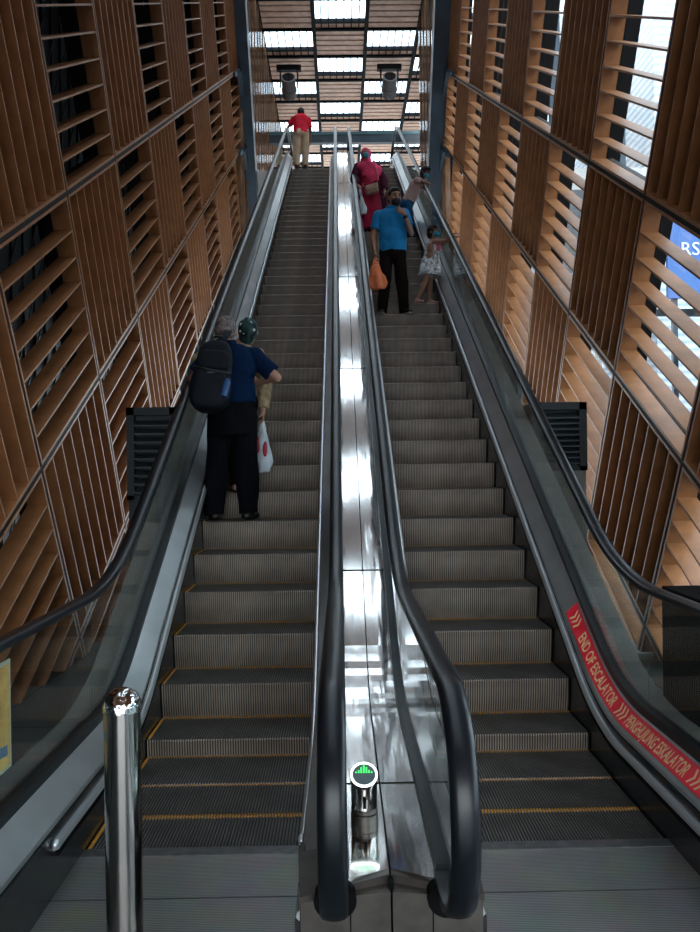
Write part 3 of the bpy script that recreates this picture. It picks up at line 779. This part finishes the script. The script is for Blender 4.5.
def shirt(root, J, s, mt, Mt, chest=(.20, .13), waist=(.18, .13), down=.02, sleeve=.75, sr=(.075, .068), belly=0., Fd=(0,-1,0), disp=.009, name='shirt', extra=None):
    B = root.location; g = lambda k: B + V(J[k]); mb = MB(); upv = Mt @ V((0,0,1)); latv = Mt @ V((1,0,0)); F = V(Fd)
    P, N = g('pel'), g('neck'); L = (N - P).length; at = lambda f: P.lerp(N, f)
    mb.frus(at(down), at(.55), (waist[0]*1.02*s, waist[1]*1.02*s), (waist[0]*s, waist[1]*s), 28, latv)
    mb.frus(at(.50), at(.80), (waist[0]*s, waist[1]*s), (chest[0]*s, chest[1]*s), 28, latv)
    mb.ell(at(.72), (chest[0]*s, chest[1]*s, .19*s), Mt, .85)
    if belly: mb.ell(at(.30) + F*belly*.45*s, (waist[0]*.95*s, (waist[1]+belly*.45)*s, .20*s), Mt)
    mb.frus(at(.94), N + upv*.045*s, .082*s, .066*s, 20)
    for sd in 'LR':
        sh, el, wr = g('sh'+sd), g('el'+sd), g('wr'+sd)
        mb.cap(N - upv*.045*s, sh, .068*s, sr[0]*s)
        if sleeve <= 1: mb.frus(sh, sh.lerp(el, sleeve), sr[0]*s, sr[1]*s, 20)
        else: mb.cap(sh, el, sr[0]*s, sr[1]*s); mb.frus(el, el.lerp(wr, sleeve-1), sr[1]*s, sr[1]*.72*s, 20)
    if extra: extra(mb, at)
    return blob(name, mb, mt, root, .009*max(s, .8), 3, disp*s, 8)

def pt(mb_pts): return [V(p) for p in mb_pts]
UP = (0, 0, 1)

# 1. man with backpack, seen from behind
R_ = thing('person', 'person in navy polo shirt and black trousers, seen from behind, backpack on', 'person', (-.925, 6.90, 1.254))
J = dict(pel=(0,0,.93), neck=(-.02,.0,1.47), head=(-.055,.07,1.615), shL=(-.195,0,1.395), shR=(.20,0,1.395), elL=(-.315,-.02,1.22), wrL=(-.385,.13,1.19),
  elR=(.385,-.01,1.21), wrR=(.21,.16,1.19), hipL=(-.095,0,.88), hipR=(.10,0,.88), knL=(-.13,.01,.48), knR=(.115,.01,.48), anL=(-.165,0,.08), anR=(.13,0,.08),
  handL=((-.1,.75,-.30),(0,-.2,-1),(1,0,0),.5), handR=((-.9,.4,0),(0,1,0),(0,0,1),.6))
tw = {'L': (-.25,1,0), 'R': (.35,1,0)}
h, Mh, Mt, sp = body(R_, J, 1., 'skin', (0,1,0), (0,.95,-.2), (0,.2,.95), .0075, tw)
faceparts(R_, h, Mh, 1., True, M['greyhair'])
trousers(R_, J, 1., M['trousers'], Mt, (.115,.10,.088), (.185,.135), .14, .05)
b = MB(); b.frus(R_.location + V((0,0,.72)), R_.location + V((0,0,1.03)), (.205,.145), (.185,.14), 24); blob('overshirt_tail', b, M['trousers'], R_, .01, 3, .012, 7)
shirt(R_, J, 1., M['navy'], Mt, (.235,.15), (.195,.15), .12, .80, (.085,.078), 0, (0,1,0), .012, extra=lambda mb, at: mb.frus(at(.98), at(1.12), .078, .066, 20))
shoes(R_, J, 1., M['shoe'], (0,1,0), tw)

# backpack slung on his left shoulder
BP = V((-1.05, 6.655, 2.455)); bp = thing('backpack', 'black backpack with a blue bottle in its side pocket on the navy-shirted person', 'backpack', BP)
Mb = Matrix.Rotation(radians(7), 3, 'Y') @ Matrix.Rotation(radians(-8), 3, 'X')
Q = lambda x, y, z: BP + Mb @ V((x, y, z))
b = MB(); b.ell(Q(0, .02, .0), (.155, .092, .310), Mb, .66, 18); b.ell(Q(0, 0, -.10), (.172, .105, .20), Mb, .7, 14); blob('pack_body', b, M['pack'], bp, .009, 3, .010, 6)
b = MB(); b.ell(Q(0, -.075, -.12), (.140, .055, .165), Mb, .55, 16); blob('front_pocket', b, M['pack'], bp, .008, 2, .006, 8)
b = MB(); b.ell(Q(0, -.065, .12), (.135, .040, .085), Mb, .6, 14); blob('upper_pocket', b, M['pack'], bp, .008, 2, .004, 8)
b = MB(); b.tube([Q(-.15, -.085, .045), Q(-.07, -.118, .025), Q(.02, -.122, .015), Q(.10, -.11, .015), Q(.16, -.075, .02)], (.012, .012)); b.build('zip', M['packd'], bp, True, origin=BP)
b = MB(); b.tube([Q(-.05, .03, .30), Q(-.03, .02, .345), Q(.03, .02, .35), Q(.055, .03, .30)], .012); b.build('grab_handle', M['packd'], bp, True, origin=BP)
b = MB(); b.tube([Q(.02, -.03, .25), Q(.05, .02, .34), Q(.06, .12, .43), Q(.03, .25, .445), Q(-.06, .37, .38), Q(-.08, .42, .22), Q(-.10, .40, .02)], (.036, .010), 12); b.build('shoulder_strap', M['pack'], bp, True, origin=BP)
b = MB(); b.frus(Q(.125, -.10, -.18), Q(.140, -.095, -.05), .034, .032, 18); b.frus(Q(.140, -.095, -.05), Q(.142, -.094, -.03), .022, .02, 14); autosmooth(b.build('bottle', M['bottle'], bp, origin=BP))
b = MB(); b.box(BP.x-.02, BP.x+.03, BP.y-.142, BP.y-.138, BP.z+.012, BP.z+.020); b.build('badge', M['concrete'], bp, origin=BP)

# 2. person in front of him
R_ = thing('person', 'person in patterned dark green headwear and khaki long sleeves, half hidden behind the backpack wearer', 'person', (-.935, 7.36, 1.484))
J = dict(pel=(0,0,.86), neck=(-.02,.0,1.32), head=(.105,.0,1.455), shL=(-.19,0,1.26), shR=(.18,0,1.24), elL=(-.36,-.04,1.20), wrL=(-.40,.14,1.10),
  elR=(.26,-.02,.98), wrR=(.235,-.08,.72), hipL=(-.09,0,.82), hipR=(.09,0,.82), knL=(-.04,.02,.45), knR=(.06,.02,.45), anL=(-.01,-.04,.08), anR=(.08,0,.08),
  handL=((0,1,-.3),(0,-.2,-1),(1,0,0),.4), handR=((0,-.1,-1),(-1,0,0),(0,-1,0),1.0))
h, Mh, Mt, sp = body(R_, J, .95, 'skinm', (0,1,0), None, UP, .009)
shirt(R_, J, .95, M['khaki'], Mt, (.20,.13), (.18,.13), .0, 1.9, (.07,.062), 0, (0,1,0), .012)
trousers(R_, J, .95, M['darkpant'], Mt, (.10,.085,.07), (.165,.12), .1, .06)
shoes(R_, J, .95, M['sandal'], (0,1,0))
b = MB(); b.ell(h + V((0,-.01,.015)), (.093,.108,.108)); b.ell(h + V((-.01,-.03,-.06)), (.070,.075,.07)); blob('headscarf', b, M['cap'], R_, .007, 2, .006, 25)
cs = MB()
for (dx, dz, rr, mk) in ((-.05,.05,.020,0),(.03,.065,.016,0),(.055,.0,.018,0),(-.02,-.03,.02,0),(.02,.02,.014,0),(-.06,-.01,.013,0)): cs.ell(h + V((dx, -.104 + abs(dx)*.35 + abs(dz)*.12, dz)), (rr, .012, rr*.8))
cs.build('scarf_flowers', mat('scarf_flower', (.60,.80,.74), .7, 0, .3, .6, 40), R_, True, origin=R_.location)
hp = R_.location + V(J['wrR']) + V((-.01,-.01,-.09))
def carrier(name, label, cat, top, size, mt, patch=None, lean=0.):
    r = thing(name, label, cat, top); w_, d_, h_ = size; b = MB(); T = lambda x, y, z: top + V((x*w_ + lean*z*h_, y*d_, z*h_))
    b.rings([[T(.18*cos(t*pi/10), .22*sin(t*pi/10), -.22) for t in range(20)], [T(.30*cos(t*pi/10), .34*sin(t*pi/10), -.36) for t in range(20)], [T(.46*cos(t*pi/10), .5*sin(t*pi/10), -.58) for t in range(20)], [T(.5*cos(t*pi/10), .52*sin(t*pi/10), -.80) for t in range(20)], [T(.36*cos(t*pi/10), .4*sin(t*pi/10), -1.0) for t in range(20)]])
    blob('bag_body', b, mt, r, .007, 2, .020, 14)
    for sg in (-1, 1):
        b = MB(); b.tube([T(.12*sg, .1, -.30), T(.13*sg, .12, -.14), T(.04*sg, .05, .015), T(0, -.03, .02), T(.03*sg, -.08, -.12), T(.10*sg, -.12, -.30)], (.014, .006), 8); b.build('bag_handle', mt, r, True, origin=top)
    if patch:
        b = MB()
        for x0, z0 in ((-.27,-.42), (.14,-.50)): b.ell(T(x0, -.30, z0-.04), (.10*w_*1.4, .12*d_, .17*h_))
        b.build('red_print', patch, r, True, origin=top)
    return r
carrier('plastic_bag', 'translucent white plastic bag with red print hanging from the khaki-sleeved hand', 'bag', hp, (.155, .13, .46), M['whitebag'], M['redpatch'], -.03)

# 3. man in blue polo coming down, hand at his chin
R_ = thing('person', 'person in bright blue polo shirt and dark trousers, hand raised to masked chin', 'person', (.745, 11.22, 3.793))
J = dict(pel=(0.02,0,.93), neck=(.0,.0,1.46), head=(.045,-.04,1.625), shL=(.18,0,1.40), shR=(-.19,0,1.37), elL=(.265,-.10,1.11), wrL=(.165,-.20,1.35),
  elR=(-.265,0,1.09), wrR=(-.235,-.06,.86), hipL=(.11,0,.88), hipR=(-.08,0,.88), knL=(.13,-.01,.48), knR=(-.10,-.01,.48), anL=(.165,.02,.08), anR=(-.15,.02,.08),
  handL=((-.75,0,.6),(-.3,.6,.3),(0,0,1),1.1), handR=((0,0,-1),(1,0,0),(0,-1,0),1.1))
tw = {'L': (.6,-1,0), 'R': (-.15,-1,0)}
h, Mh, Mt, sp = body(R_, J, 1., 'skinm', (0,-1,0), (.35,-1,-.15), (.05,-.1,1), .0085, tw)
faceparts(R_, h, Mh, 1., True, M['blackhair'])
b = MB(); b.ell(h + Mh @ V((0,.055,-.062)), (.064,.058,.058), Mh, .85); blob('face_mask', b, M['blackmask'], R_, .007, 2)
trousers(R_, J, 1., M['darkpant'], Mt, (.10,.085,.070), (.17,.125), .06, .05)
shirt(R_, J, 1., M['bluepolo'], Mt, (.205,.135), (.190,.14), -.10, .62, (.078,.076), .02, (0,-1,0), .012)
b = MB(); b.frus(R_.location + V(J['neck']) + V((0,-.005,.0)), R_.location + V(J['neck']) + V((0,-.02,.06)), .078, .072, 20); blob('collar', b, M['bluepolo'], R_, .008, 2)
wv = V(J['elL']).lerp(V(J['wrL']), .85); b = MB(); d = (V(J['wrL'])-V(J['elL'])).normalized(); b.frus(R_.location + wv - d*.02, R_.location + wv + d*.02, .034, .033, 16); b.build('wrist_watch', M['shoe'], R_, True, origin=R_.location)
shoes(R_, J, 1., M['shoe'], (0,-1,0), tw, M['sole'])
carrier('plastic_bag', 'bright orange plastic carrier bag held by the person in blue polo', 'bag', R_.location + V((-.235,-.07,.775)), (.25, .17, .43), M['orange'], None, -.08)

# 4. woman in magenta dress and hijab
R_ = thing('person', 'person in magenta long dress, pink headscarf, maroon robe and blue face mask', 'person', (.60, 15.27, 6.102))
J = dict(pel=(0.0,0,.86), neck=(-.03,.0,1.33), head=(-.055,-.04,1.47), shL=(.16,0,1.27), shR=(-.20,0,1.27), elL=(.27,.0,1.02), wrL=(.29,-.04,.80),
  elR=(-.29,-.03,1.03), wrR=(-.21,-.16,.86), hipL=(.08,0,.82), hipR=(-.08,0,.82), knL=(.08,-.02,.45), knR=(-.08,-.02,.45), anL=(.08,0,.08), anR=(-.08,0,.08),
  handL=((0,0,-1),(-1,0,0),(0,-1,0),.6), handR=((.3,-.6,-.5),(0,0,-1),(1,0,0),.8))
h, Mh, Mt, sp = body(R_, J, .93, 'skinm', (0,-1,0), (-.1,-1,-.1), UP, .010)
faceparts(R_, h, Mh, .93, True, None)
B = R_.location
def drs(mb, at):
    mb.frus(B + V((.03,-.01,.05)), B + V((0,-.01,.90)), (.245,.20), (.18,.13), 28); mb.frus(B + V((0,0,.88)), B + V((-.02,0,1.2)), (.18,.13), (.17,.12), 28)
b = MB(); drs(b, None); blob('dress', b, M['magenta'], R_, .010, 3, .022, 7)
b = MB()
for sd in 'LR':
    sh, el, wr = B+V(J['sh'+sd]), B+V(J['el'+sd]), B+V(J['wr'+sd]); b.cap(sh, el, .075, .075); b.frus(el, el.lerp(wr, .9), .078, .07)
    sx = 1 if sd == 'L' else -1
    if sd == 'L': b.frus(B + V((.27,.05,.42)), B + V((.17,.04,1.25)), (.09,.08), (.08,.08)); 
    else: b.frus(B + V((-.21,.07,.30)), B + V((-.18,.05,1.2)), (.06,.08), (.06,.08))
b.frus(B + V((.0,.10,.35)), B + V((-.02,.08,1.25)), (.24,.07), (.19,.07)); blob('robe', b, M['maroon'], R_, .010, 3, .014, 8)
b = MB(); b.ell(h + V((0,.012,.02)), (.098,.108,.118)); b.ell(h + V((.0,.03,-.09)), (.10,.10,.11)); b.ell(B+V((-.03,-.015,1.24)), (.22,.145,.12)); b.ell(B+V((.03,-.09,1.13)), (.16,.07,.14)); b.frus(B+V((.10,-.12,.94)), B+V((.0,-.10,1.22)), (.09,.04), (.12,.06)); b.ell(B+V((.14,-.02,1.16)), (.12,.10,.13))
hb = blob('headscarf', b, M['pinkhijab'], R_, .008, 2, .012, 12)
b = MB(); b.ell(h + Mh @ V((0,.072,.008)), (.056,.048,.062), Mh, 1); blob('face', b, M['skinm'], R_, .007, 1)
for k in (-1, 1):
    b = MB(); b.ell(h + Mh @ V((.024*k,.119,.022)), (.011,.006,.006), Mh, 1, 8); b.build('eye', M['eye'], R_, True, origin=B)
b = MB(); b.ell(h + Mh @ V((0,.082,-.035)), (.064,.058,.048), Mh, .8); blob('face_mask', b, M['mask'], R_, .007, 1)
shoes(R_, J, .93, M['shoe'], (0,-1,0))
hb = thing('handbag', 'small tan handbag with dark flap worn across the magenta dress', 'bag', B + V((.04,-.21,.76)))
o = hb.location; Mq = Matrix.Rotation(radians(-16), 3, 'Y')
b = MB(); b.ell(o, (.125,.05,.085), Mq, .35, 14); autosmooth(b.build('bag_body', M['tan_bag'], hb, True, origin=o), 40)
b = MB(); b.ell(o + V((0,-.035,.045)), (.122,.025,.045), Mq, .35, 12); b.build('flap', mat('flap_leather', (.42,.28,.20), .5), hb, True, origin=o)
b = MB(); b.tube([o + V((.11,.0,.08)), o + V((.11,.04,.30)), o + V((.02,.02,.60)), ], .008); b.tube([o + V((-.11,.01,.02)), o + V((-.16,.10,.12)), o + V((-.14,.16,.3))], .008); b.build('bag_strap', M['tan_bag'], hb, True, origin=o)
carrier('plastic_bag', 'thin white plastic bag held beside the magenta dress at the centre handrail', 'bag', B + V((-.185,-.225,.80)), (.13,.12,.50), M['whitebag'], None, -.12)

# 5. child in pale pink shirt leaning over the right handrail
R_ = thing('person', 'person in pale pink shirt and blue trousers, leaning over the right handrail', 'person', (1.22, 14.85, 5.871))
J = dict(pel=(.06,0,.64), neck=(.27,-.15,1.04), head=(.38,-.27,1.13), shL=(.30,-.02,.99), shR=(.22,-.26,.99), elL=(.38,-.22,.86), wrL=(.43,-.42,.86),
  elR=(.32,-.42,.90), wrR=(.41,-.58,.81), hipL=(.06,.07,.62), hipR=(.04,-.07,.62), knL=(.12,.06,.34), knR=(.10,-.04,.34), anL=(.15,.05,.07), anR=(.07,-.03,.07),
  handL=((.4,-.8,-.2),(0,0,-1),(-1,0,0),.5), handR=((.4,-.8,-.3),(0,0,-1),(-1,0,0),.5))
h, Mh, Mt, sp = body(R_, J, .80, 'skind', (1,-.7,0), (.7,-.9,-.2), (.3,-.3,1), .009)
faceparts(R_, h, Mh, .86, True, M['blackhair'], 'bob')
b = MB(); b.ell(h + Mh @ V((0,.052,-.045)), (.055,.052,.044), Mh, .8); blob('face_mask', b, M['mask'], R_, .007, 1)
shirt(R_, J, .80, M['pinkshirt'], Mt, (.185,.125), (.175,.135), .10, .8, (.078,.074), 0, (1,0,0), .010)
trousers(R_, J, .80, M['bluepant'], Mt, (.115,.10,.09), (.165,.135), .12, .05)
shoes(R_, J, .8, M['shoe'], (1,-.3,0))

# 6. little girl in floral dress, arms on the handrail
R_ = thing('person', 'small person in white and blue floral dress with arms on the right handrail', 'person', (1.28, 11.68, 4.024))
B = R_.location
J = dict(pel=(.05,0,.60), neck=(.08,-.05,.915), head=(.095,-.07,1.035), shL=(.11,.05,.875), shR=(.10,-.15,.875), elL=(.23,-.05,.87), wrL=(.33,-.15,.975),
  elR=(.25,-.23,.86), wrR=(.36,-.33,.895), hipL=(.04,.05,.57), hipR=(.02,-.05,.57), knL=(.05,.03,.32), knR=(-.03,-.05,.32), anL=(.05,.0,.06), anR=(-.15,-.08,.06),
  handL=((.8,-.1,.1),(0,0,-1),(0,-1,0),.4), handR=((.9,.15,-.05),(0,0,-1),(0,1,0),.4))
tw = {'L': (.9,-.6,0), 'R': (.8,-.8,0)}
h, Mh, Mt, sp = body(R_, J, .72, 'skinm', (1,-.3,0), (.8,-.8,-.1), UP, .007, tw)
faceparts(R_, h, Mh, .80, True, M['blackhair'], 'bob')
b = MB(); b.ell(h + Mh @ V((0,.052,-.042)), (.052,.048,.040), Mh, .8); blob('face_mask', b, M['mask'], R_, .006, 1)
b = MB(); b.frus(B+V((.04,0,.41)), B+V((.07,0,.70)), (.18,.165), (.115,.095), 28); b.frus(B+V((.07,0,.69)), B+V((.085,-.04,.895)), (.115,.100), (.105,.095), 24); blob('dress', b, M['floral'], R_, .007, 2, .016, 14)
b = MB(); b.ell(B+V((.16,-.13,.79)), (.035,.02,.05)); b.ell(B+V((.15,-.14,.85)), (.04,.02,.03)); blob('bow', b, M['pinkbow'], R_, .006, 1)
shoes(R_, J, .68, M['sandal'], (1,-.3,0), tw)

# 7. man in red at the top
R_ = thing('person', 'person in red shirt and beige trousers at the top, head bowed, seen from behind', 'person', (-.94, 21.15, ZT - .08))
J = dict(pel=(.0,0,.92), neck=(-.01,.11,1.40), head=(.0,.18,1.51), shL=(-.20,.12,1.30), shR=(.20,.12,1.30), elL=(-.33,.14,1.14), wrL=(-.43,.16,.97),
  elR=(.25,.12,1.02), wrR=(.24,.16,.78), hipL=(-.095,0,.88), hipR=(.10,0,.88), knL=(-.11,.01,.48), knR=(.10,.01,.48), anL=(-.12,0,.08), anR=(.11,0,.08),
  handL=((-.3,.6,-.2),(0,0,-1),(1,0,0),.5), handR=((0,0,-1),(-1,0,0),(0,1,0),.5))
h, Mh, Mt, sp = body(R_, J, 1., 'skind', (0,1,0), (0,.9,-.4), (0,.4,.9), .010)
faceparts(R_, h, Mh, 1., True, M['blackhair'])
trousers(R_, J, 1., M['beige'], Mt, (.12,.105,.09), (.18,.13), .10, .05)
shirt(R_, J, 1., M['redshirt'], Mt, (.21,.14), (.19,.14), -.12, .75, (.08,.075), 0, (0,1,0), .012)
shoes(R_, J, 1., M['brownshoe'], (0,1,0))
